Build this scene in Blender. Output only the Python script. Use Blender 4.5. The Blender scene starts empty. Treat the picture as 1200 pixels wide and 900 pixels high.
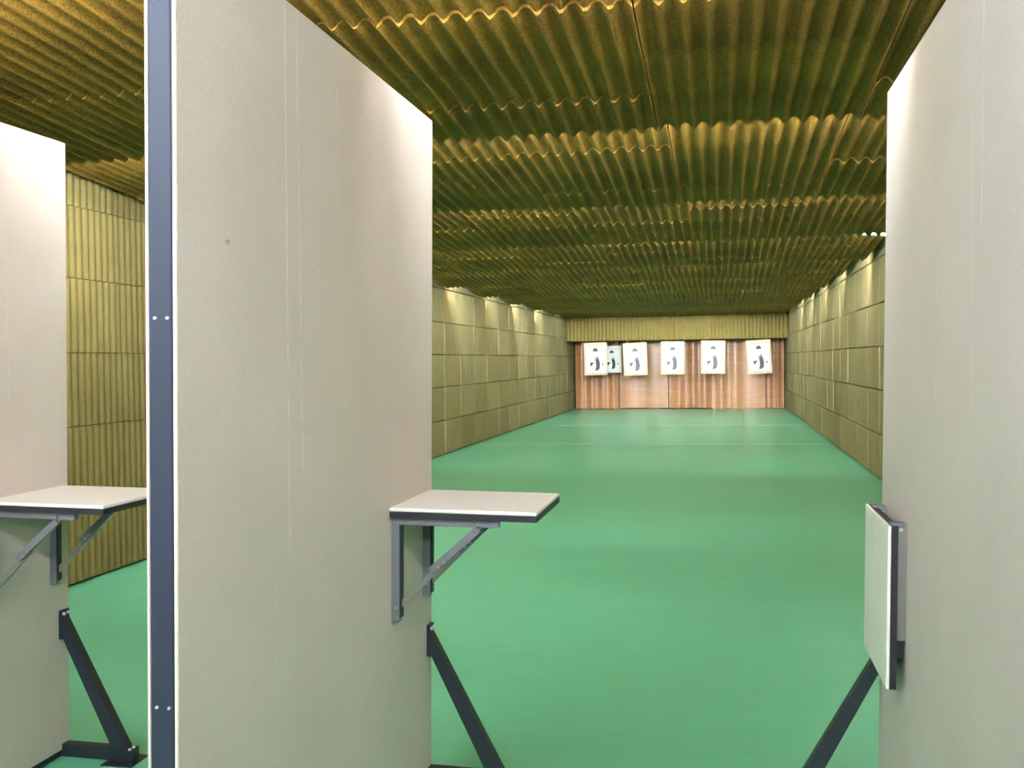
import bpy, math, random
from mathutils import Vector, Matrix

random.seed(7)
scene = bpy.context.scene
COL = scene.collection

# ------------------------------------------------------------------ camera
CAM_H = 1.451
F_PX, YAW, PITCH, ROLL = 1205.81, 0.199236, 0.022433, -0.013617
cd = bpy.data.cameras.new('camera')
cd.sensor_width = 36.0
cd.lens = 36.0 * F_PX / 1200.0
cd.clip_start = 0.05
cd.clip_end = 200
cam = bpy.data.objects.new('camera', cd)
COL.objects.link(cam)
fw = Vector((-math.sin(YAW) * math.cos(PITCH), math.cos(YAW) * math.cos(PITCH), -math.sin(PITCH)))
rt = Vector((math.cos(YAW), math.sin(YAW), 0))
up = rt.cross(fw)
c, s = math.cos(ROLL), math.sin(ROLL)
rt, up = c * rt + s * up, -s * rt + c * up
cam.matrix_world = Matrix(((rt.x, up.x, -fw.x, 0), (rt.y, up.y, -fw.y, 0), (rt.z, up.z, -fw.z, CAM_H), (0, 0, 0, 1)))
scene.camera = cam

# ------------------------------------------------------------------ world, light level, exposure
w = bpy.data.worlds.new('world')
scene.world = w
w.use_nodes = True
w.node_tree.nodes['Background'].inputs['Color'].default_value = (0.02, 0.02, 0.02, 1)
TUBE_STRENGTH = 450.0
scene.view_settings.view_transform = 'Standard'
scene.view_settings.look = 'None'
scene.view_settings.gamma = 1.0
scene.view_settings.use_curve_mapping = False
scene.view_settings.exposure = 0.0

# ------------------------------------------------------------------ room measures (metres)
XL, XR = -4.203, 1.817          # side walls
Z_LOW = CAM_H + 1.146           # lowest line of each sloping ceiling baffle
Y1, STEP = 5.255, 2.583         # far edge of the first visible baffle, baffle length
RISE = 0.182                    # height of the step between two baffles
Y_FASCIA, Y_CURTAIN = 28.42, 30.12
Y_NEAR = -4.6
TILT = 0.018                    # the booth partitions lean a little


def srgb(r, g, b):
    f = lambda v: (v / 255 / 12.92) if v / 255 <= 0.04045 else ((v / 255 + 0.055) / 1.055) ** 2.4
    return (f(r), f(g), f(b), 1.0)


# ------------------------------------------------------------------ materials
class NT:
    def __init__(self, name):
        self.m = bpy.data.materials.new(name)
        self.m.use_nodes = True
        self.t = self.m.node_tree
        self.b = self.t.nodes['Principled BSDF']

    def n(self, typ, **kw):
        nd = self.t.nodes.new(typ)
        for k, v in kw.items():
            if k.startswith('i_'):
                nd.inputs[k[2:].replace('_', ' ')].default_value = v
            else:
                setattr(nd, k, v)
        return nd

    def l(self, a, b):
        self.t.links.new(a, b)

    def math(self, op, a, b=None, clamp=False):
        nd = self.n('ShaderNodeMath', operation=op)
        nd.use_clamp = clamp
        for i, v in enumerate((a, b)):
            if v is None:
                continue
            if isinstance(v, (int, float)):
                nd.inputs[i].default_value = v
            else:
                self.l(v, nd.inputs[i])
        return nd.outputs[0]

    def mix(self, fac, a, b, blend='MIX'):
        nd = self.n('ShaderNodeMix', data_type='RGBA', blend_type=blend)
        for i, v in ((0, fac), (6, a), (7, b)):
            if isinstance(v, (int, float, tuple)):
                nd.inputs[i].default_value = v
            else:
                self.l(v, nd.inputs[i])
        return nd.outputs[2]

    def noise(self, vec, scale, detail=2.0, rough=0.5):
        nd = self.n('ShaderNodeTexNoise')
        nd.inputs['Scale'].default_value = scale
        nd.inputs['Detail'].default_value = detail
        nd.inputs['Roughness'].default_value = rough
        if vec is not None:
            self.l(vec, nd.inputs['Vector'])
        return nd.outputs['Fac']

    def ramp(self, fac, stops):
        nd = self.n('ShaderNodeValToRGB')
        e = nd.color_ramp.elements
        while len(e) < len(stops):
            e.new(0.5)
        for i, (p, col) in enumerate(stops):
            e[i].position = p
            e[i].color = col
        self.l(fac, nd.inputs[0])
        return nd.outputs[0]

    def world(self, sx=1, sy=1, sz=1):
        g = self.n('ShaderNodeNewGeometry')
        mp = self.n('ShaderNodeMapping')
        mp.inputs['Scale'].default_value = (sx, sy, sz)
        self.l(g.outputs['Position'], mp.inputs[0])
        return mp.outputs[0]

    def local(self, sx=1, sy=1, sz=1):
        g = self.n('ShaderNodeTexCoord')
        mp = self.n('ShaderNodeMapping')
        mp.inputs['Scale'].default_value = (sx, sy, sz)
        self.l(g.outputs['Object'], mp.inputs[0])
        return mp.outputs[0]

    def bump(self, h, strength=0.3, dist=0.01):
        nd = self.n('ShaderNodeBump')
        nd.inputs['Strength'].default_value = strength
        nd.inputs['Distance'].default_value = dist
        self.l(h, nd.inputs['Height'])
        self.l(nd.outputs[0], self.b.inputs['Normal'])

    def base(self, v):
        if isinstance(v, tuple):
            self.b.inputs['Base Color'].default_value = v
        else:
            self.l(v, self.b.inputs['Base Color'])

    def setp(self, **kw):
        for k, v in kw.items():
            self.b.inputs[k.replace('_', ' ')].default_value = v
        return self


def white(v):
    return (v, v, v, 1)


def foam(name, c_lo, c_hi, rnd=0.22, grain=170.0, bump=0.35, dust=None):
    """bonded granulate: speckled olive-gold, every sheet a little different"""
    t = NT(name)
    p = t.world()
    g = t.noise(p, grain, 2.0, 0.7)
    big = t.noise(p, 2.3, 3.0, 0.6)
    f = t.math('ADD', t.math('MULTIPLY', g, 0.75), t.math('MULTIPLY', big, 0.35))
    col = t.ramp(f, [(0.30, c_lo), (0.75, c_hi)])
    oi = t.n('ShaderNodeObjectInfo')
    lo, hi = 1 - rnd, 1 + rnd * 0.5
    k = t.math('ADD', t.math('MULTIPLY', oi.outputs['Random'], hi - lo), lo)
    comb = t.n('ShaderNodeCombineColor')
    for i in range(3):
        t.l(k, comb.inputs[i])
    col = t.mix(1.0, col, comb.outputs[0], 'MULTIPLY')
    if dust:
        # grey scuffs and chalky wear in irregular patches
        d = t.noise(t.world(1, 1, 0.5), 1.7, 4.0, 0.65)
        d = t.math('MULTIPLY', t.math('SUBTRACT', d, 0.56, True), 3.5, True)
        col = t.mix(d, col, dust)
    t.base(col)
    t.setp(Roughness=0.85)
    t.b.inputs['Specular IOR Level'].default_value = 0.25
    t.bump(g, bump, 0.006)
    return t.m


M = {}
M['ceiling_foam'] = foam('ceiling_foam', srgb(48, 31, 4), srgb(162, 125, 42), 0.2, 115.0, 0.5)
M['wall_foam'] = foam('wall_foam', srgb(108, 100, 66), srgb(146, 138, 96), 0.16, 120.0, 0.2, srgb(146, 140, 116))
M['wall_foam_ribbed'] = foam('wall_foam_ribbed', srgb(88, 80, 44), srgb(128, 118, 70), 0.08, 150.0, 0.25)
M['fascia_foam'] = foam('fascia_foam', srgb(92, 83, 41), srgb(128, 117, 65), 0.08, 120.0, 0.2)


def plain(name, col, rough=0.6, metal=0.0, spec=0.5):
    t = NT(name)
    t.base(col)
    t.setp(Roughness=rough, Metallic=metal)
    t.b.inputs['Specular IOR Level'].default_value = spec
    return t.m


def floor_mat():
    t = NT('floor_green_coating')
    st = t.noise(t.world(0.45, 1.6, 1), 1.6, 5.0, 0.6)
    fine = t.noise(t.world(2.0, 9.0, 1), 3.0, 3.0, 0.6)
    f = t.math('ADD', t.math('MULTIPLY', st, 0.7), t.math('MULTIPLY', fine, 0.3))
    col = t.ramp(f, [(0.30, srgb(100, 190, 150)), (0.72, srgb(114, 204, 166))])
    # sparse pale scuffs
    sc = t.noise(t.world(3.2, 22, 1), 2.2, 2.0, 0.5)
    mr = t.n('ShaderNodeMapRange')
    t.l(sc, mr.inputs[0])
    for q, v in ((1, 0.70), (2, 0.80), (3, 0.0), (4, 0.4)):
        mr.inputs[q].default_value = v
    col = t.mix(mr.outputs[0], col, srgb(200, 232, 214))
    t.base(col)
    rr = t.math('ADD', t.math('MULTIPLY', st, 0.14), 0.26)
    t.l(rr, t.b.inputs['Roughness'])
    t.b.inputs['Specular IOR Level'].default_value = 0.5
    return t.m


M['floor'] = floor_mat()
M['line_paint'] = plain('pale_line_paint', srgb(190, 218, 172), 0.4)
M['concrete'] = plain('grey_plaster', srgb(150, 146, 138), 0.9)
M['near_wall'] = plain('off_white_paint', srgb(205, 200, 190), 0.8)
M['dark_board'] = plain('dark_backing_board', srgb(58, 54, 30), 0.9)
M['ceiling_slab'] = plain('ceiling_slab_paint', srgb(90, 86, 70), 0.9)


def board_mat(name, col, stretch, lines, stain=None, bump=0.25):
    """textured beige covering; lines = (y_at_top, slope, z0, z1, width, strength) of pale scratches in board space"""
    t = NT(name)
    tex = t.noise(t.local(1, stretch, 1), 120.0, 3.0, 0.65)
    cloud = t.noise(t.local(), 1.8, 3.0, 0.6)
    lo = tuple(x * 0.90 for x in col[:3]) + (1,)
    hi = tuple(min(1, x * 1.07) for x in col[:3]) + (1,)
    f = t.math('ADD', t.math('MULTIPLY', tex, 0.5), t.math('MULTIPLY', cloud, 0.5))
    out = t.ramp(f, [(0.32, lo), (0.68, hi)])
    tc = t.n('ShaderNodeTexCoord')
    sp = t.n('ShaderNodeSeparateXYZ')
    t.l(tc.outputs['Object'], sp.inputs[0])
    Y, Z = sp.outputs[1], sp.outputs[2]
    brk = t.noise(t.local(1, 3, 1), 11.0, 3.0, 0.7)
    for (y0, sl, z0, z1, wd, stg) in lines:
        pos = t.math('ADD', t.math('MULTIPLY', t.math('SUBTRACT', Z, z1), sl), y0)
        d = t.math('ABSOLUTE', t.math('SUBTRACT', Y, pos))
        m = t.math('LESS_THAN', d, wd)
        m = t.math('MULTIPLY', m, t.math('GREATER_THAN', Z, z0))
        m = t.math('MULTIPLY', m, t.math('LESS_THAN', Z, z1))
        k = t.math('MULTIPLY', t.math('SUBTRACT', brk, 0.36, True), 4.0, True)
        m = t.math('MULTIPLY', t.math('MULTIPLY', m, k), stg)
        out = t.mix(m, out, srgb(232, 228, 220))
    if stain:
        (sy, sz, r) = stain
        d = t.math('ADD', t.math('MULTIPLY', t.math('ABSOLUTE', t.math('SUBTRACT', Y, sy)), 1.0),
                   t.math('MULTIPLY', t.math('ABSOLUTE', t.math('SUBTRACT', Z, sz)), 2.0))
        d = t.math('ADD', d, t.math('MULTIPLY', t.math('SUBTRACT', t.noise(t.local(), 120.0), 0.5), 0.03))
        m = t.math('MULTIPLY', t.math('LESS_THAN', d, r), 0.55)
        out = t.mix(m, out, srgb(120, 118, 160))
    t.base(out)
    t.setp(Roughness=0.55)
    t.b.inputs['Specular IOR Level'].default_value = 0.4
    t.bump(tex, min(1.0, bump * 2.6), 0.004)
    return t.m


BEIGE = srgb(207, 198, 190)
M['board_mid'] = board_mat('beige_board_scratched', BEIGE, 0.8,
                           [(2.205, -0.02, 1.0, 2.28, 0.0028, 0.9), (2.27, -0.035, 1.2, 2.28, 0.0028, 0.8),
                            (2.53, -0.03, 1.75, 2.22, 0.0025, 0.45), (2.15, -0.03, 0.3, 0.95, 0.003, 0.3)],
                           (1.925, 1.70, 0.013))
M['board_left'] = board_mat('beige_board_plain', srgb(206, 197, 189), 1.0, [(3.1, -0.02, 1.1, 1.9, 0.002, 0.35)], None, 0.12)
M['board_right'] = board_mat('beige_board_brushed', srgb(204, 200, 194), 2.6,
                             [(2.22, 0.02, 1.70, 2.28, 0.0032, 0.7), (2.30, 0.06, 1.3, 1.95, 0.0028, 0.7),
                              (2.64, 0.02, 1.2, 1.85, 0.0025, 0.5), (2.52, 0.05, 0.4, 1.5, 0.002, 0.3)], None, 0.3)
M['board_back'] = M['board_left']
M['board_edge'] = plain('white_cut_edge', srgb(222, 218, 212), 0.6)
M['steel_blue'] = plain('blue_grey_painted_steel', srgb(44, 54, 72), 0.55, 0.0, 0.3)
M['steel_dark'] = plain('dark_navy_painted_steel', srgb(34, 42, 52), 0.4, 0.0, 0.5)
M['galv'] = NT('galvanised_steel').setp(Roughness=0.36, Metallic=0.9).m
M['galv'].node_tree.nodes['Principled BSDF'].inputs['Base Color'].default_value = srgb(170, 170, 172)
M['bracket'] = NT('grey_bracket_steel').setp(Roughness=0.42, Metallic=0.55).m
M['bracket'].node_tree.nodes['Principled BSDF'].inputs['Base Color'].default_value = srgb(132, 136, 146)
M['screw'] = NT('bright_screw_steel').setp(Roughness=0.3, Metallic=0.4).m
M['screw'].node_tree.nodes['Principled BSDF'].inputs['Base Color'].default_value = srgb(225, 228, 232)
M['black_edge'] = plain('black_edge_band', srgb(34, 36, 44), 0.45)


def top_mat():
    t = NT('pale_laminate_top')
    g = t.noise(t.local(2.5, 42, 1), 3.0, 4.0, 0.65)
    col = t.ramp(g, [(0.3, srgb(230, 226, 222)), (0.7, srgb(246, 243, 240))])
    tc = t.n('ShaderNodeTexCoord')
    sp = t.n('ShaderNodeSeparateXYZ')
    t.l(tc.outputs['Object'], sp.inputs[0])
    d = t.math('ABSOLUTE', t.math('SUBTRACT', sp.outputs[1], 3.20))
    m = t.math('MULTIPLY', t.math('LESS_THAN', d, 0.0022), 0.6)
    col = t.mix(m, col, srgb(244, 240, 232))
    t.base(col)
    t.setp(Roughness=0.35)
    return t.m


M['laminate'] = top_mat()
M['laminate_edge'] = plain('white_laminate_edge', srgb(240, 238, 232), 0.4)


def curtain_mat(name, c1, c2):
    t = NT(name)
    g = t.noise(t.world(0.6, 1, 7), 2.0, 3.0, 0.5)
    v = t.noise(t.world(5, 1, 0.3), 1.2, 3.0, 0.6)
    f = t.math('ADD', t.math('MULTIPLY', g, 0.4), t.math('MULTIPLY', v, 0.6))
    t.base(t.ramp(f, [(0.30, c1), (0.70, c2)]))
    t.setp(Roughness=0.31)
    t.b.inputs['Specular IOR Level'].default_value = 0.55
    t.bump(g, 0.06, 0.01)
    return t.m


M['curtain_a'] = curtain_mat('brown_rubber_sheet', srgb(156, 104, 66), srgb(192, 140, 96))
M['curtain_b'] = curtain_mat('tan_rubber_sheet', srgb(168, 118, 80), srgb(202, 154, 110))
M['paper'] = plain('cream_target_card', srgb(196, 180, 152), 0.7)
M['paper_white'] = plain('white_target_print', srgb(196, 197, 197), 0.7)
M['paper_cool'] = plain('cool_white_target_card', srgb(196, 202, 198), 0.7)
M['ink_soft'] = plain('mid_grey_print', srgb(98, 102, 112), 0.7)
M['ink_pale'] = plain('pale_grey_print', srgb(158, 160, 164), 0.7)
M['ink_dark'] = plain('dark_grey_print', srgb(26, 28, 32), 0.7)
M['ink_mid'] = plain('slate_grey_print', srgb(60, 64, 72), 0.7)
M['lamp_body'] = plain('white_lamp_housing', srgb(235, 235, 232), 0.5)


def tube_mat():
    m = bpy.data.materials.new('fluorescent_tube')
    m.use_nodes = True
    b = m.node_tree.nodes['Principled BSDF']
    b.inputs['Base Color'].default_value = (0.9, 0.9, 0.9, 1)
    b.inputs['Emission Color'].default_value = (0.97, 0.975, 1.0, 1)
    b.inputs['Emission Strength'].default_value = TUBE_STRENGTH
    return m


M['tube'] = tube_mat()


# ------------------------------------------------------------------ mesh helpers
class MB:
    def __init__(self):
        self.v, self.f, self.sm = [], [], []

    def add(self, vs, fs, smooth=False):
        o = len(self.v)
        self.v += [tuple(p) for p in vs]
        for f in fs:
            self.f.append(tuple(i + o for i in f))
            self.sm.append(smooth)
        return self

    def box(self, x0, x1, y0, y1, z0, z1, ch=0.0):
        """box, with all edges chamfered by ch"""
        if ch <= 0:
            vs = [(x, y, z) for x in (x0, x1) for y in (y0, y1) for z in (z0, z1)]
            return self.add(vs, [(0, 1, 3, 2), (4, 6, 7, 5), (0, 4, 5, 1), (2, 3, 7, 6), (0, 2, 6, 4), (1, 5, 7, 3)])
        return self.hull(x0, x1, y0, y1, z0, z1, ch)

    def hull(self, x0, x1, y0, y1, z0, z1, c):
        import itertools
        idx, vs = {}, []
        X, Y, Z = (x0, x1), (y0, y1), (z0, z1)
        for i, j, k in itertools.product((0, 1), repeat=3):
            sx, sy, sz = (1 - 2 * i), (1 - 2 * j), (1 - 2 * k)
            for a in range(3):
                p = [X[i], Y[j], Z[k]]
                d = [sx * c, sy * c, sz * c]
                for b in range(3):
                    if b != a:
                        p[b] += d[b]
                idx[(i, j, k, a)] = len(vs)
                vs.append(tuple(p))
        fs = []
        for a in range(3):
            b, cc = (a + 1) % 3, (a + 2) % 3
            for sgn in (0, 1):
                loop = []
                for (u, v) in ((0, 0), (1, 0), (1, 1), (0, 1)):
                    q = [0, 0, 0]
                    q[a], q[b], q[cc] = sgn, u, v
                    loop.append(idx[(q[0], q[1], q[2], a)])
                fs.append(loop if sgn else loop[::-1])
            # edges along axis a between faces b and cc
            for u in (0, 1):
                for v in (0, 1):
                    q0, q1 = [0, 0, 0], [0, 0, 0]
                    q0[a], q1[a] = 0, 1
                    q0[b] = q1[b] = u
                    q0[cc] = q1[cc] = v
                    loop = [idx[(*q0, b)], idx[(*q1, b)], idx[(*q1, cc)], idx[(*q0, cc)]]
                    fs.append(loop)
        for i, j, k in itertools.product((0, 1), repeat=3):
            fs.append([idx[(i, j, k, 0)], idx[(i, j, k, 1)], idx[(i, j, k, 2)]])
        ctr = Vector(((x0 + x1) / 2, (y0 + y1) / 2, (z0 + z1) / 2))
        out = []
        for f in fs:
            p = [Vector(vs[i]) for i in f]
            nrm = (p[1] - p[0]).cross(p[2] - p[0])
            mid = sum(p, Vector()) / len(p)
            out.append(f if nrm.dot(mid - ctr) > 0 else f[::-1])
        return self.add(vs, out)

    def bar(self, a, b, side, w, t):
        """rectangular bar from a to b; side = width direction (w), t = thickness"""
        a, b, side = Vector(a), Vector(b), Vector(side).normalized()
        d = (b - a).normalized()
        n = d.cross(side).normalized()
        vs = []
        for p in (a, b):
            for (u, v) in ((-1, -1), (1, -1), (1, 1), (-1, 1)):
                vs.append(p + side * (u * w / 2) + n * (v * t / 2))
        return self.add(vs, [(3, 2, 1, 0), (4, 5, 6, 7), (0, 1, 5, 4), (1, 2, 6, 5), (2, 3, 7, 6), (3, 0, 4, 7)])

    def cyl(self, a, b, r, n=12, r2=None):
        a, b = Vector(a), Vector(b)
        d = (b - a).normalized()
        u = d.orthogonal().normalized()
        v = d.cross(u)
        r2 = r if r2 is None else r2
        vs, k = [], 2 * math.pi / n
        for p, rr in ((a, r), (b, r2)):
            for i in range(n):
                vs.append(p + u * math.cos(k * i) * rr + v * math.sin(k * i) * rr)
        self.add(vs, [(i, (i + 1) % n, n + (i + 1) % n, n + i) for i in range(n)], True)
        self.add(vs[:n], [tuple(range(n - 1, -1, -1))])
        self.add(vs[n:], [tuple(range(n))])
        return self

    def mesh(self, name):
        me = bpy.data.meshes.new(name)
        me.from_pydata(self.v, [], self.f)
        me.polygons.foreach_set('use_smooth', self.sm)
        me.update()
        return me

    def build(self, name, mat, parent=None):
        return link(name, self.mesh(name), mat, parent)


def link(name, me, mat, parent=None):
    o = bpy.data.objects.new(name, me)
    if mat is not None and not me.materials:
        me.materials.append(M[mat] if isinstance(mat, str) else mat)
    COL.objects.link(o)
    o.parent = parent
    return o


def tag(o, label=None, cat=None, group=None, kind=None):
    if label:
        o['label'] = label
    if cat:
        o['category'] = cat
    if group:
        o['group'] = group
    if kind:
        o['kind'] = kind
    return o


def empty(name, loc=(0, 0, 0), rot=(0, 0, 0)):
    e = bpy.data.objects.new(name, None)
    e.empty_display_size = 0.1
    e.location = loc
    e.rotation_euler = rot
    COL.objects.link(e)
    return e


# ------------------------------------------------------------------ corrugated sheets
PITCH_C = 0.0873          # ceiling corrugation
AMP_C = 0.033


def wave_c(x):
    u = 0.5 + 0.5 * math.cos(2 * math.pi * x / PITCH_C)
    return -AMP_C * (u ** 1.7)


def corr_geometry(mb, x0, x1, y0, y1, z_at, phase=0.0, seg=6, thick=0.03):
    """underside corrugated along y between x0 and x1; z_at(y) = upper level of the corrugation"""
    n = max(2, int(round((x1 - x0) / PITCH_C * seg)))
    xs = [x0 + (x1 - x0) * i / n for i in range(n + 1)]
    lo = [[(x, y, z_at(y) + wave_c(x + phase)) for x in xs] for y in (y0, y1)]
    hi = [[(x, y, z_at(y) + thick) for x in xs] for y in (y0, y1)]
    k = n + 1
    mb.add(lo[0] + lo[1], [(i, k + i, k + i + 1, i + 1) for i in range(n)], True)
    mb.add(lo[0] + hi[0], [(i, i + 1, k + i + 1, k + i) for i in range(n)])
    mb.add(lo[1] + hi[1], [(i + 1, i, k + i, k + i + 1) for i in range(n)])
    mb.add([hi[0][0], hi[0][-1], hi[1][-1], hi[1][0]], [(0, 1, 2, 3)])
    for e in (0, -1):
        mb.add([lo[0][e], lo[1][e], hi[1][e], hi[0][e]], [(0, 1, 2, 3) if e else (3, 2, 1, 0)])
    return mb


# ------------------------------------------------------------------ setting: floor
m = MB().box(XL - 0.3, XR + 0.3, Y_NEAR - 0.2, 31.0, -0.12, 0.0)
floor = tag(m.build('floor', 'floor'), 'glossy green coated concrete floor running the length of the range', kind='structure')
for (yy, ww) in ((17.68, 0.05), (22.62, 0.05)):
    MB().box(XL + 0.08, XR - 0.08, yy - ww / 2, yy + ww / 2, 0.0, 0.0012).build('painted_line', 'line_paint', floor)

# ------------------------------------------------------------------ setting: walls
ROW_Z = [0.018, 0.545, 1.062, 1.566, 2.068, 2.592, 2.80]
TILE_T = 0.05


def wall(name, x_face, sgn, label):
    """sgn = +1: room lies towards +x of the wall"""
    xb = x_face - sgn * TILE_T
    m = MB().box(min(xb, xb - sgn * 0.2), max(xb, xb - sgn * 0.2), Y_NEAR - 0.2, 30.6, 0, 3.1)
    return tag(m.build(name, 'dark_board'), label, kind='structure')


wall_left = wall('wall_left', XL, 1, 'olive foam tiled side wall on the left')
wall_right = wall('wall_right', XR, -1, 'olive foam tiled side wall on the right')

tile_meshes = {}


def tile_mesh(hh):
    key = round(hh, 3)
    if key not in tile_meshes:
        me = MB().box(-TILE_T, 0.0, -0.494, 0.494, 0.0, hh - 0.009, 0.007).mesh('wall_tile')
        tile_meshes[key] = me
    return tile_meshes[key]


def flat_tiles(parent, x_face, sgn, y0, y1, width=1.0):
    n = int(round((y1 - y0) / width))
    for i in range(n):
        yc = y0 + (i + 0.5) * width
        for r in range(6):
            hh = ROW_Z[r + 1] - ROW_Z[r]
            o = link('wall_tile', tile_mesh(hh), 'wall_foam', parent)
            jit = random.uniform(-0.008, 0.004)
            rz = random.uniform(-0.012, 0.012)
            o.location = (x_face + sgn * jit, yc, ROW_Z[r] + random.uniform(-0.003, 0.003))
            o.rotation_euler = (random.uniform(-0.003, 0.003), random.uniform(-0.006, 0.006) , rz + (0 if sgn > 0 else math.pi))


PITCH_W = 0.0742
rib_meshes = {}


def rib_mesh(hh):
    """ribbed sheet: broad rounded ribs with narrow vertical grooves, standing proud towards +x"""
    key = round(hh, 3)
    if key in rib_meshes:
        return rib_meshes[key]
    W = 13 * PITCH_W
    mb = MB()
    prof = []
    for k in range(13):
        for (u, d) in ((0.0, -0.028), (0.11, -0.012), (0.26, -0.002), (0.5, 0.0), (0.74, -0.002), (0.89, -0.012)):
            prof.append((-W / 2 + (k + u) * PITCH_W, d))
    prof.append((W / 2, -0.028))
    n = len(prof)
    H = hh - 0.005
    lo = [(d, y, 0) for y, d in prof]
    hi = [(d, y, H) for y, d in prof]
    mb.add(lo + hi, [(i, i + 1, n + i + 1, n + i) for i in range(n - 1)], True)
    blo = [(-TILE_T, y, 0) for y, d in prof]
    bhi = [(-TILE_T, y, H) for y, d in prof]
    mb.add(lo + blo, [(i + 1, i, n + i, n + i + 1) for i in range(n - 1)])
    mb.add(hi + bhi, [(i, i + 1, n + i + 1, n + i) for i in range(n - 1)])
    rib_meshes[key] = mb.mesh('ribbed_sheet')
    return rib_meshes[key]


NEAR_Z = [0.018, 0.548, 1.055, 1.547, 2.045, 2.527, 2.80]


def ribbed_sheets(parent, x_face, sgn, y0, n, phase=0.0):
    W = 13 * PITCH_W
    for i in range(n):
        for r in range(6):
            hh = NEAR_Z[r + 1] - NEAR_Z[r]
            o = link('ribbed_sheet', rib_mesh(hh), 'wall_foam_ribbed', parent)
            o.location = (x_face + sgn * random.uniform(-0.006, 0.004),
                          y0 + (i + 0.5) * W + random.uniform(-0.004, 0.004), NEAR_Z[r])
            o.rotation_euler = (0, 0, 0 if sgn > 0 else math.pi)


# left wall: ribbed sheets beside the booths, flat tiles further down the range
ribbed_sheets(wall_left, XL, 1, 10.5 - 10 * 13 * PITCH_W, 10)
flat_tiles(wall_left, XL, 1, 10.5, 30.5, 1.005)
ribbed_sheets(wall_right, XR, -1, 7.55 - 7 * 13 * PITCH_W, 7)
flat_tiles(wall_right, XR, -1, 7.55, 30.55, 1.0)

m = MB().box(XL - 0.3, XR + 0.3, 30.4, 30.6, 0, 3.1)
tag(m.build('wall_back', 'concrete'), 'plain end wall behind the brown curtain', kind='structure')
m = MB().box(XL - 0.3, XR + 0.3, Y_NEAR - 0.2, Y_NEAR, 0, 3.1)
tag(m.build('wall_front', 'near_wall'), 'plain painted wall behind the firing booths', kind='structure')

# ------------------------------------------------------------------ setting: ceiling of sloping baffles
m = MB().box(XL - 0.3, XR + 0.3, Y_NEAR - 0.2, 30.6, 3.0, 3.12)
ceiling = tag(m.build('ceiling', 'ceiling_slab'), 'olive ceiling of sloping corrugated foam baffles in sawtooth steps', kind='structure')
SHEET_W = 11 * PITCH_C
NROW = 5
SHEET_L = STEP / NROW
SLOPE = RISE / STEP
sheet_cache = {}
X_START = -0.27 - 4 * SHEET_W - 0.16
GAP_W = 0.07


def sheet_mesh(wd):
    key = round(wd, 3)
    if key not in sheet_cache:
        mb = MB()
        corr_geometry(mb, 0, wd - 0.006, 0.003, SHEET_L - 0.001, lambda y: -SLOPE * y)
        sheet_cache[key] = mb.mesh('corrugated_sheet')
    return sheet_cache[key]


def columns(shift):
    xs = [XL + GAP_W]
    x = -0.27 + shift
    while x - SHEET_W > XL + GAP_W + 0.05:
        x -= SHEET_W
    while x < XR - GAP_W - 0.05:
        xs.append(x)
        x += SHEET_W
    xs.append(XR - GAP_W)
    return list(zip(xs[:-1], xs[1:]))


for k in range(-3, 10):
    ya, yb = Y1 + (k - 1) * STEP, Y1 + k * STEP        # near (high) and far (low) end
    zt = lambda y: Z_LOW + AMP_C + RISE - SLOPE * (y - ya)      # upper level of the corrugation
    # backing board with a riser at its far end
    b = MB()
    x0, x1 = XL + 0.01, XR - 0.01
    za, zb = zt(ya) + 0.031, zt(yb) + 0.031
    vs = [(x, y, z) for x in (x0 + 0.05, x1 - 0.05) for (y, z) in ((ya + 0.004, za), (yb, zb), (yb, zb + 0.02), (ya + 0.004, za + 0.02))]
    b.add(vs, [(3, 2, 1, 0), (4, 5, 6, 7), (0, 1, 5, 4), (1, 2, 6, 5), (2, 3, 7, 6), (3, 0, 4, 7)])
    baffle = b.build('ceiling_baffle', 'dark_board', ceiling)
    MB().box(x0 + 0.05, x1 - 0.05, yb - 0.022, yb - 0.002, zb + 0.02, zb + RISE - 0.01).build('riser_board', 'lamp_body', baffle)  # unseen face made white to bounce more lamp light onto the next baffle
    shift = {0: -0.02, 1: 0.0, 2: 0.03}.get(k, random.uniform(-0.12, 0.12))
    if 0 <= k <= 6:
        for (xa, xb_) in columns(shift):
            for r in range(NROW):
                o = link('corrugated_sheet', sheet_mesh(xb_ - xa), 'ceiling_foam', baffle)
                y = ya + r * SHEET_L
                o.location = (xa + 0.003, y + random.uniform(-0.002, 0.002), zt(y) + 0.005 - 0.0025 * r + random.uniform(-0.006, 0.004))
                o.rotation_euler = (random.uniform(-0.006, 0.006), random.uniform(-0.002, 0.002), random.uniform(-0.0015, 0.0015))
    else:
        # too far away (or behind the viewer) to tell the sheets apart
        mb = MB()
        for (xa, xb_) in columns(shift):
            for r in range(NROW):
                y = ya + r * SHEET_L
                dz = random.uniform(-0.006, 0.003)
                corr_geometry(mb, xa + 0.003, xb_ - 0.003, y + 0.003, y + SHEET_L - 0.001, lambda yy, dz=dz: zt(yy) + dz,
                              phase=-(xa + 0.003), seg=4)
        tag(mb.build('corrugated_sheets', 'ceiling_foam', baffle), kind='stuff')

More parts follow.
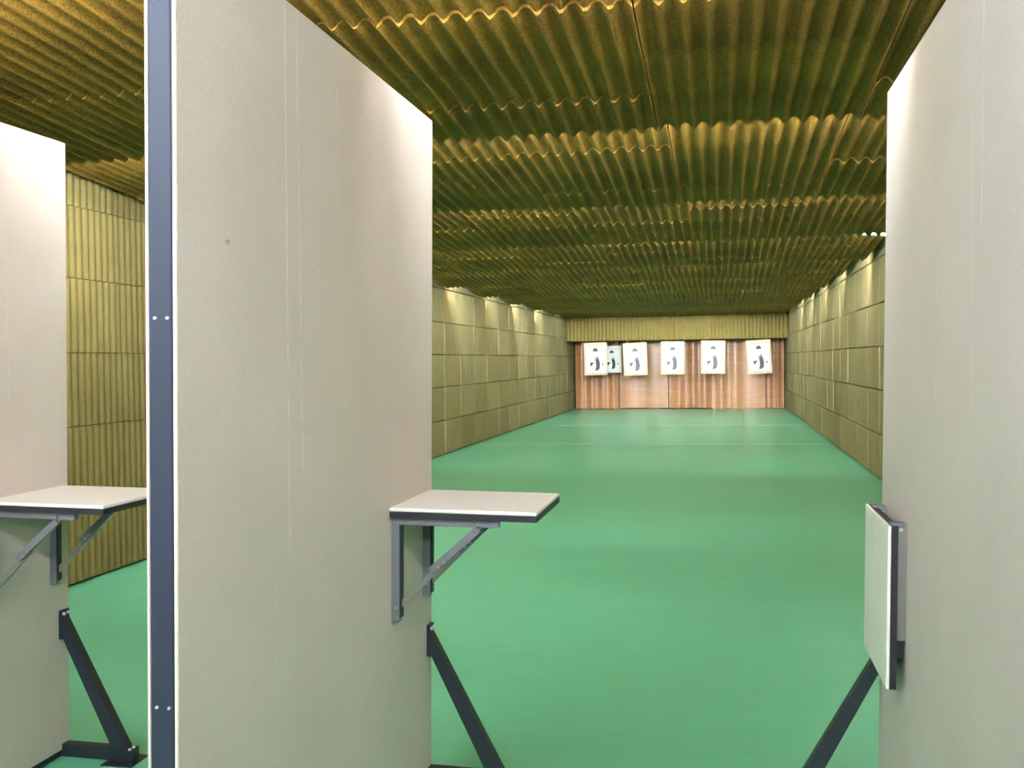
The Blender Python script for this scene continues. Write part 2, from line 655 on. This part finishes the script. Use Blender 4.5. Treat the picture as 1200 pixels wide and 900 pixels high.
# board over the target line, and the ribbed fascia that hides it
m = MB().box(XL, XR, Y_FASCIA + 0.10, 30.4, 2.62, 2.66)
m.build('ceiling_board', 'dark_board', ceiling)
m = MB().box(XL, XR, Y_FASCIA + 0.03, Y_FASCIA + 0.06, 1.975, 2.70)
trim = tag(m.build('trim_1', 'dark_board'), 'ribbed olive foam fascia across the far end above the targets', kind='structure')
NF = 6
FW = (XR - XL - 0.02) / NF
FP = FW / 10
fb = MB()
prof = []
for k in range(10):
    for (u, d) in ((0.0, 0.028), (0.12, 0.022), (0.3, 0.004), (0.5, 0.0), (0.7, 0.004), (0.88, 0.022)):
        prof.append((-FW / 2 + 0.002 + (k + u) * (FP - 0.0004), d))
prof.append((FW / 2 - 0.002, 0.028))
n = len(prof)
lo = [(x, d, 0) for x, d in prof]
hi = [(x, d, 0.64) for x, d in prof]
fb.add(lo + hi, [(i, i + 1, n + i + 1, n + i) for i in range(n - 1)], True)
blo = [(x, 0.03, 0) for x, d in prof]
fb.add(lo + blo, [(i + 1, i, n + i, n + i + 1) for i in range(n - 1)])
fme = fb.mesh('ribbed_sheet')
for k in range(NF):
    o = link('ribbed_sheet', fme, 'fascia_foam', trim)
    o.location = (XL + 0.01 + (k + 0.5) * FW, Y_FASCIA, 1.974)

# ------------------------------------------------------------------ lamps hidden behind every step
LAMP_X = [XL + 0.72 + i * ((XR - XL - 1.44) / 4) for i in range(5)]
h_mes = []
for lip in (0.046, 0.059, 0.066, 0.076):          # unseen lips added to cut downward light, depths varied to soften the cutoff
    hb = MB().box(-0.56, 0.56, -0.012, 0.02, -0.02, 0.035, 0.004)
    hb.box(-0.57, -0.54, -0.006, 0.05, -0.03, 0.01, 0.003)
    hb.box(0.54, 0.57, -0.006, 0.05, -0.03, 0.01, 0.003)
    hb.box(-0.565, 0.565, -0.010, lip, -0.043, -0.038)
    h_mes.append(hb.mesh('housing'))
    h_mes[-1].materials.append(M['lamp_body'])
t_me = MB().cyl((-0.538, 0.036, -0.014), (0.538, 0.036, -0.014), 0.014, 10).mesh('tube')
t_me.materials.append(M['tube'])
for k in range(-3, 9):
    yb = Y1 + k * STEP
    for i, x in enumerate(LAMP_X):
        if k == 8 and i in (0, 2, 4):
            continue
        seen = (k == 2 and i == 4)
        e = empty('tube_lamp', (x, yb + 0.016, Z_LOW + 0.097))
        if seen:
            tag(e, 'white tube lamp hanging askew at the ceiling step beside the right wall', 'lamp', 'tube lamps behind the ceiling steps')
            e.location = (1.19, yb + 0.03, Z_LOW + 0.082)
            e.rotation_euler = (0, 0.08, 0)
        else:
            tag(e, 'white fluorescent tube lamp hidden behind a step of the ceiling', 'lamp', 'tube lamps behind the ceiling steps')
        link('housing', h_mes[(0, 2, 0, 1, 0)[i]] if k == -1 else random.choice(h_mes), None, e)
        link('tube', t_me, None, e)


# ------------------------------------------------------------------ booth partitions
PY0, PY1, PH, PT = 1.725, 3.432, 2.28, 0.063


def partition(x_right, label, board_r, board_l):
    e = empty('booth_partition', (x_right, 0, 0), (0, TILT, 0))
    tag(e, label, 'partition', 'firing booth partitions')
    BT = 0.008
    BL = 0.005
    # steel frame between two boards
    MB().box(-PT + BL + 0.0005, -BT - 0.003, PY0 + 0.003, PY0 + 0.045, 0.004, PH, 0.003).build('front_post', 'steel_blue', e)
    MB().box(-PT + BT + 0.001, -BT - 0.001, PY1 - 0.045, PY1 - 0.002, 0.004, PH, 0.002).build('rear_post', 'steel_dark', e)
    MB().box(-PT + BT + 0.001, -BT - 0.001, PY0 + 0.045, PY1 - 0.045, PH - 0.045, PH - 0.002).build('top_rail', 'steel_dark', e)
    MB().box(-PT + BT - 0.002, -BT + 0.002, PY0 + 0.045, PY1 - 0.045, 0.004, 0.045).build('bottom_rail', 'steel_dark', e)
    for (xa, xb, mt, outer) in ((-BT, 0.0, board_r, 1), (-PT, -PT + BL, board_l, -1)):
        b = MB()
        b.box(xa, xb, PY0, PY1, 0.028, PH, 0.0022)
        o = b.build('board', mt, e)
        # white cut edge: every face but the outer one
        o.data.materials.append(M['board_edge'])
        for p in o.data.polygons:
            if p.normal.x * outer < 0.5:
                p.material_index = 1
    for zz in (1.54 - 0.002, 0.816, 2.12, 0.12):
        for xx in (-0.0445, -0.0195):
            sc = MB().cyl((xx, PY0 + 0.003, zz), (xx, PY0 - 0.0005, zz), 0.0034, 12, 0.0026)
            sc.build('screw', 'screw', e)
    # T-shaped foot at the far end with a slanting brace to either side
    fb = MB().box(-PT - 0.29, 0.29, 3.386, 3.43, 0.004, 0.05, 0.003)
    foot = fb.build('foot_beam', 'steel_dark', e)
    for sgn, xo in ((1, 0.0), (-1, -PT)):
        MB().box(xo + sgn * 0.19 if sgn > 0 else xo - 0.315, xo + 0.315 if sgn > 0 else xo - 0.19,
                 3.335, 3.462, -0.002, 0.006).build('floor_plate', 'steel_dark', foot)
        for (bx, by) in ((0.215, 3.355), (0.255, 3.355), (0.295, 3.355)):
            MB().cyl((xo + sgn * bx, by, 0.006), (xo + sgn * bx, by, 0.014), 0.007, 6).build('bolt', 'steel_dark', foot)
        # brace: square tube cut vertically at the board
        a_lo, a_hi = 0.445, 0.545
        pts = []
        w2 = 0.02
        yc = 3.395
        xt0, xt1 = xo + sgn * 0.004, xo + sgn * 0.012
        b = MB()
        tl = [(xt1, a_hi - 0.018), (xo + sgn * 0.274, 0.05), (xo + sgn * 0.214, 0.05), (xt1, a_lo + 0.006)]
        vs = [(x, yc - w2, z) for x, z in tl] + [(x, yc + w2, z) for x, z in tl]
        fs = [(0, 1, 2, 3), (7, 6, 5, 4), (0, 4, 5, 1), (1, 5, 6, 2), (2, 6, 7, 3), (3, 7, 4, 0)]
        if sgn > 0:
            fs = [f[::-1] for f in fs]
        b.add(vs, [f[::-1] for f in fs])
        br = b.build('brace', 'steel_dark', e)
        MB().box(min(xo, xt1), max(xo, xt1), yc - 0.024, yc + 0.024, a_lo, a_hi + 0.006).build('mounting_plate', 'steel_dark', br)
        for by in (-0.013, 0.013):
            MB().cyl((xt1, yc + by, a_hi - 0.006), (xt1 + sgn * 0.007, yc + by, a_hi - 0.006), 0.006, 10).build('bolt', 'screw', br)
            MB().cyl((xo + sgn * 0.280, yc + by, 0.05), (xo + sgn * 0.280, yc + by, 0.056), 0.006, 10).build('bolt', 'screw', br)
    return e


partition(-1.0, 'beige booth partition nearest the viewer with a blue-grey steel front post and pale vertical scratches', 'board_mid', 'board_back')
partition(-2.41, 'pinkish beige booth partition at the left picture edge, carrying an open shelf', 'board_left', 'board_back')
partition(0.485 + PT, 'beige booth partition on the right with a folded-down shelf', 'board_back', 'board_right')


# ------------------------------------------------------------------ folding shelves on the partitions
def shelf(x_face, label, sgn=1, folded=False):
    e = empty('folding_shelf', (x_face, 0, 0), (0, TILT, 0))
    tag(e, label, 'shelf', 'folding shelves in the booths')
    ZT = 1.013
    SY0, SY1 = 2.962, 3.405
    D = 0.452

    def bx(name, mat, parent, x0, x1, y0, y1, z0, z1, ch=0.0):
        if sgn < 0:
            x0, x1 = -x1, -x0
        return MB().box(x0, x1, y0, y1, z0, z1, ch).build(name, mat, parent)

    def edge_paint(o, axis, sg):
        o.data.materials.append(M['laminate_edge'])
        for p in o.data.polygons:
            if p.normal[axis] * sg < 0.5:
                p.material_index = 1

    if not folded:
        o = bx('top', 'laminate', e, 0.001, D, SY0, SY1, ZT - 0.011, ZT, 0.002)
        edge_paint(o, 2, 1)
        bx('black_underside', 'black_edge', e, 0.001, D, SY0, SY1, ZT - 0.030, ZT - 0.011)
    else:
        o = bx('top', 'laminate', e, 0.044, 0.053, SY0, SY1, ZT - 0.03 - D, ZT - 0.03, 0.002)
        edge_paint(o, 0, sgn)
        bx('black_underside', 'black_edge', e, 0.026, 0.044, SY0, SY1, ZT - 0.03 - D, ZT - 0.03)
    for (ya, yb) in ((2.982, 3.006), (3.322, 3.346)):
        zt = ZT - 0.030
        if not folded:
            br = bx('bracket', 'bracket', e, 0.0005, 0.026, ya, yb, 0.662, zt, 0.001)
            bx('channel_shade', 'black_edge', br, 0.026, 0.033, ya + 0.002, yb, 0.676, zt - 0.026)  # black strip stands in for the shade inside the open channel
            bx('top_arm', 'bracket', br, 0.026, 0.335, ya, yb, zt - 0.024, zt, 0.001)
            m = MB().bar((sgn * 0.022, (ya + yb) / 2 + 0.002, 0.706), (sgn * 0.278, (ya + yb) / 2 + 0.002, zt - 0.016), (0, 1, 0), 0.014, 0.017)
            st = m.build('strut', 'galv', br)
            m = MB().bar((sgn * 0.125, ya - 0.001, 0.823), (sgn * 0.272, ya - 0.001, zt - 0.028), (0, 1, 0), 0.008, 0.022)
            m.build('strut_sleeve', 'bracket', br)
            for (px, pz) in ((0.272, zt - 0.014), (0.15, 0.835), (0.166, 0.851), (0.016, 0.705)):
                MB().cyl((sgn * px, ya - 0.0085, pz), (sgn * px, ya + 0.004, pz), 0.0048, 10).build('rivet', 'galv', br)
        else:
            br = bx('bracket', 'galv', e, 0.0005, 0.024, ya, yb, 0.662, zt + 0.004, 0.001)
            bx('hinge', 'bracket', br, 0.006, 0.042, ya - 0.002, yb + 0.002, zt - 0.008, zt + 0.006)
            bx('strut', 'black_edge', br, 0.006, 0.024, ya + 0.003, yb - 0.003, 0.612, 0.662)
            MB().cyl((sgn * 0.016, ya - 0.003, zt - 0.012), (sgn * 0.016, ya + 0.003, zt - 0.012), 0.005, 10).build('rivet', 'screw', br)
    return e


shelf(-1.0, 'open pale folding shelf with black edge on the middle partition')
shelf(-2.41, 'open pale folding shelf on the partition at the left picture edge')
shelf(0.485, 'pale shelf folded down flat against the right partition', -1, True)


# ------------------------------------------------------------------ brown curtain sheets at the far end
def curtain(x0, x1, y, z0, z1, folds, mat, label, edge=0.0):
    n = 48
    mb = MB()
    prof = []
    for i in range(n + 1):
        u = i / n
        x = x0 + (x1 - x0) * u
        d = 0.0
        for (cx, wdt, amp) in folds:
            d += amp * math.exp(-((x - cx) / wdt) ** 2)
        prof.append((x, d))
    th = 0.008
    zs = [z0, z0 + 0.5, z0 + 1.2, z1]
    fr = [[(x, y - d * (1.0 if j < 2 else 0.85 if j == 2 else 0.6), z + (0.006 * math.sin(x * 7) if j == 0 else 0)) for (x, d) in prof] for j, z in enumerate(zs)]
    bk = [[(x, yy + th, z) for (x, yy, z) in row] for row in fr]
    k = n + 1
    flat = sum(fr, [])
    fl = []
    for j in range(len(zs) - 1):
        fl += [(j * k + i, j * k + i + 1, (j + 1) * k + i + 1, (j + 1) * k + i) for i in range(n)]
    mb.add(flat, fl, True)
    mb.add(sum(bk, []), [f[::-1] for f in fl], True)
    mb.add(fr[0] + bk[0], [(i + 1, i, k + i, k + i + 1) for i in range(n)])
    for e in (0, n):
        col = [r[e] for r in fr] + [r[e] for r in bk]
        q = len(zs)
        mb.add(col, [((j, j + 1, q + j + 1, q + j) if e == 0 else (j + 1, j, q + j, q + j + 1)) for j in range(q - 1)])
    o = mb.build('curtain_sheet', mat)
    return tag(o, label, 'curtain', 'brown sheets hung before the end wall')


YC = Y_CURTAIN
curtain(-4.15, -2.90, YC - 0.05, 0.02, 2.60, [(-3.98, 0.10, 0.05), (-3.68, 0.12, 0.06), (-3.36, 0.12, 0.05), (-3.05, 0.10, 0.05)], 'curtain_a',
        'wavy brown curtain sheet at the left end, behind the leftmost targets')
curtain(-2.873, -1.47, YC + 0.05, 0.025, 2.60, [(-2.6, 0.25, 0.02), (-1.9, 0.2, 0.015)], 'curtain_b',
        'flat tan curtain sheet, second from the left, behind the third target')
curtain(-1.442, -0.17, YC - 0.03, 0.028, 2.60, [(-1.15, 0.14, 0.045), (-0.75, 0.12, 0.045), (-0.42, 0.12, 0.04)], 'curtain_a',
        'brown curtain sheet in the middle, behind the fourth target from the left')
curtain(-0.21, 1.28, YC - 0.07, 0.006, 2.60, [(0.05, 0.12, 0.05), (0.45, 0.14, 0.04), (1.0, 0.25, 0.015)], 'curtain_b',
        'tan curtain sheet behind the fifth target, hanging lowest')
curtain(1.31, 1.79, YC + 0.04, 0.015, 2.60, [(1.62, 0.06, 0.05), (1.38, 0.1, 0.02)], 'curtain_a',
        'narrow brown curtain sheet at the right end')


# ------------------------------------------------------------------ paper targets
def poly(mb, pts, y):
    """flat print facing the firing line"""
    a = sum(pts[i][0] * pts[(i + 1) % len(pts)][1] - pts[(i + 1) % len(pts)][0] * pts[i][1] for i in range(len(pts)))
    if a < 0:
        pts = pts[::-1]
    mb.add([(x, y, z) for x, z in pts], [tuple(range(len(pts)))])


def stroke(mb, pts, wd, y):
    for (a, b) in zip(pts[:-1], pts[1:]):
        d = Vector((b[0] - a[0], b[1] - a[1]))
        if d.length < 1e-6:
            continue
        nrm = Vector((-d.y, d.x)).normalized() * wd / 2
        poly(mb, [(a[0] + nrm.x, a[1] + nrm.y), (b[0] + nrm.x, b[1] + nrm.y), (b[0] - nrm.x, b[1] - nrm.y), (a[0] - nrm.x, a[1] - nrm.y)], y)


def target(x0, x1, ztop, zbot, y, ang, label, card, dark, flip=False):
    W, Hh = x1 - x0, ztop - zbot
    e = empty('paper_target', ((x0 + x1) / 2, y, ztop))
    e.rotation_euler = (0, -ang, 0)
    tag(e, label, 'target', 'paper targets at the far end')
    # card, local origin at the middle of its top edge
    MB().box(-W / 2, W / 2, 0, 0.012, -Hh, 0, 0.002).build('card', card, e)
    S = W / 0.64
    mb = MB()
    px = 0.072 * S
    poly(mb, [(-W / 2 + px, -Hh + 0.07), (W / 2 - px * 0.8, -Hh + 0.07), (W / 2 - px * 0.8, -0.115), (-W / 2 + px, -0.115)], -0.002)
    sheet = mb.build('print_sheet', 'paper_white' if card == 'paper' else 'paper_cool', e)
    mb = MB()
    b = [(-W / 2 + 0.035, -Hh + 0.035), (W / 2 - 0.035, -Hh + 0.035), (W / 2 - 0.035, -0.095), (-W / 2 + 0.035, -0.095), (-W / 2 + 0.035, -Hh + 0.035)]
    stroke(mb, b, 0.008, -0.0025)
    stroke(mb, [(-W / 2 + 0.05, -0.075), (W / 2 - 0.05, -0.075)], 0.012, -0.0025)
    mb.build('border_line', 'ink_pale', e)
    dk = 'ink_dark' if dark == 2 else ('ink_mid' if dark == 1 else 'ink_soft')
    q = lambda u, v: (u * S, -v * Hh)
    # head: dark cap above a pale face
    mb = MB()
    cap = [q(0.074 * math.cos(t), 0.268 - 0.105 * math.sin(t)) for t in [math.pi * i / 10 for i in range(11)]]
    poly(mb, cap, -0.004)
    # jacket front: two pointed lapels running into one curved dark band
    band = [(-0.025, 0.42), (0.005, 0.47), (0.03, 0.52), (0.035, 0.46), (0.045, 0.40), (0.075, 0.47), (0.105, 0.56), (0.118, 0.68),
            (0.105, 0.80), (0.075, 0.845), (0.02, 0.86), (-0.02, 0.865), (0.005, 0.78), (0.012, 0.68), (0.0, 0.58), (-0.012, 0.50)]
    poly(mb, [q(*p) for p in band], -0.004)
    mb.build('printed_jacket', dk, e)
    mb = MB()
    hand = [(-0.15, 0.60), (-0.11, 0.61), (-0.07, 0.60), (-0.05, 0.63), (-0.09, 0.66), (-0.10, 0.71), (-0.14, 0.72), (-0.155, 0.66)]
    poly(mb, [q(*p) for p in hand], -0.004)
    mb.build('printed_hand', 'ink_dark' if dark == 2 else 'ink_mid' if dark == 1 else 'ink_soft', e)
    mb = MB()
    fist = [q(0.195 + 0.028 * math.cos(t), 0.665 + 0.032 * math.sin(t)) for t in [2 * math.pi * i / 10 for i in range(10)]]
    poly(mb, fist, -0.004)
    mb.build('printed_fist', 'ink_soft' if dark else 'ink_pale', e)
    # pale outline of head, shoulders and arms
    for nm, pts, wd in (
            ('head_outline', [(0.062 * math.cos(t), 0.27 + 0.12 * math.sin(t)) for t in [math.pi * i / 8 for i in range(9)]], 0.007),
            ('arm_outline', [(-0.05, 0.37), (-0.12, 0.42), (-0.175, 0.53), (-0.17, 0.60)], 0.009),
            ('arm_outline', [(0.05, 0.37), (0.12, 0.41), (0.175, 0.50), (0.20, 0.62)], 0.009),
            ('coat_outline', [(-0.13, 0.72), (-0.16, 0.80), (-0.15, 0.87), (-0.11, 0.88), (-0.10, 0.82)], 0.008)):
        mb = MB()
        stroke(mb, [q(*p) for p in pts], wd, -0.0035)
        mb.build(nm, 'ink_pale', e)
    # hanger reaching up behind the fascia
    hg = MB()
    for xx in (-W * 0.3, W * 0.3):
        hg.box(xx - 0.012, xx + 0.012, 0.012, 0.020, -0.05, 2.62 - ztop)
    hg.build('hanger', 'steel_dark', e)
    return e


target(-3.705, -3.065, 1.925, 1.025, 28.52, 0.016, 'cream-bordered paper target at the far left of the row', 'paper', 1)
target(-3.262, -2.725, 1.835, 1.08, 29.15, 0.012, 'darker printed target hanging further back between the two leftmost front targets', 'paper_cool', 2)
target(-2.620, -1.965, 1.905, 1.005, 28.52, 0.030, 'slightly tilted pale paper target, third from the left', 'paper', 0)
target(-1.572, -0.932, 1.925, 1.020, 28.52, -0.008, 'straight-hanging pale paper target before the middle curtain sheet', 'paper', 0)
target(-0.485, 0.162, 1.930, 1.030, 28.52, -0.018, 'pale paper target, second from the right', 'paper', 0)
target(0.700, 1.345, 1.925, 1.015, 28.52, 0.055, 'most tilted paper target, at the right end of the row', 'paper', 1)
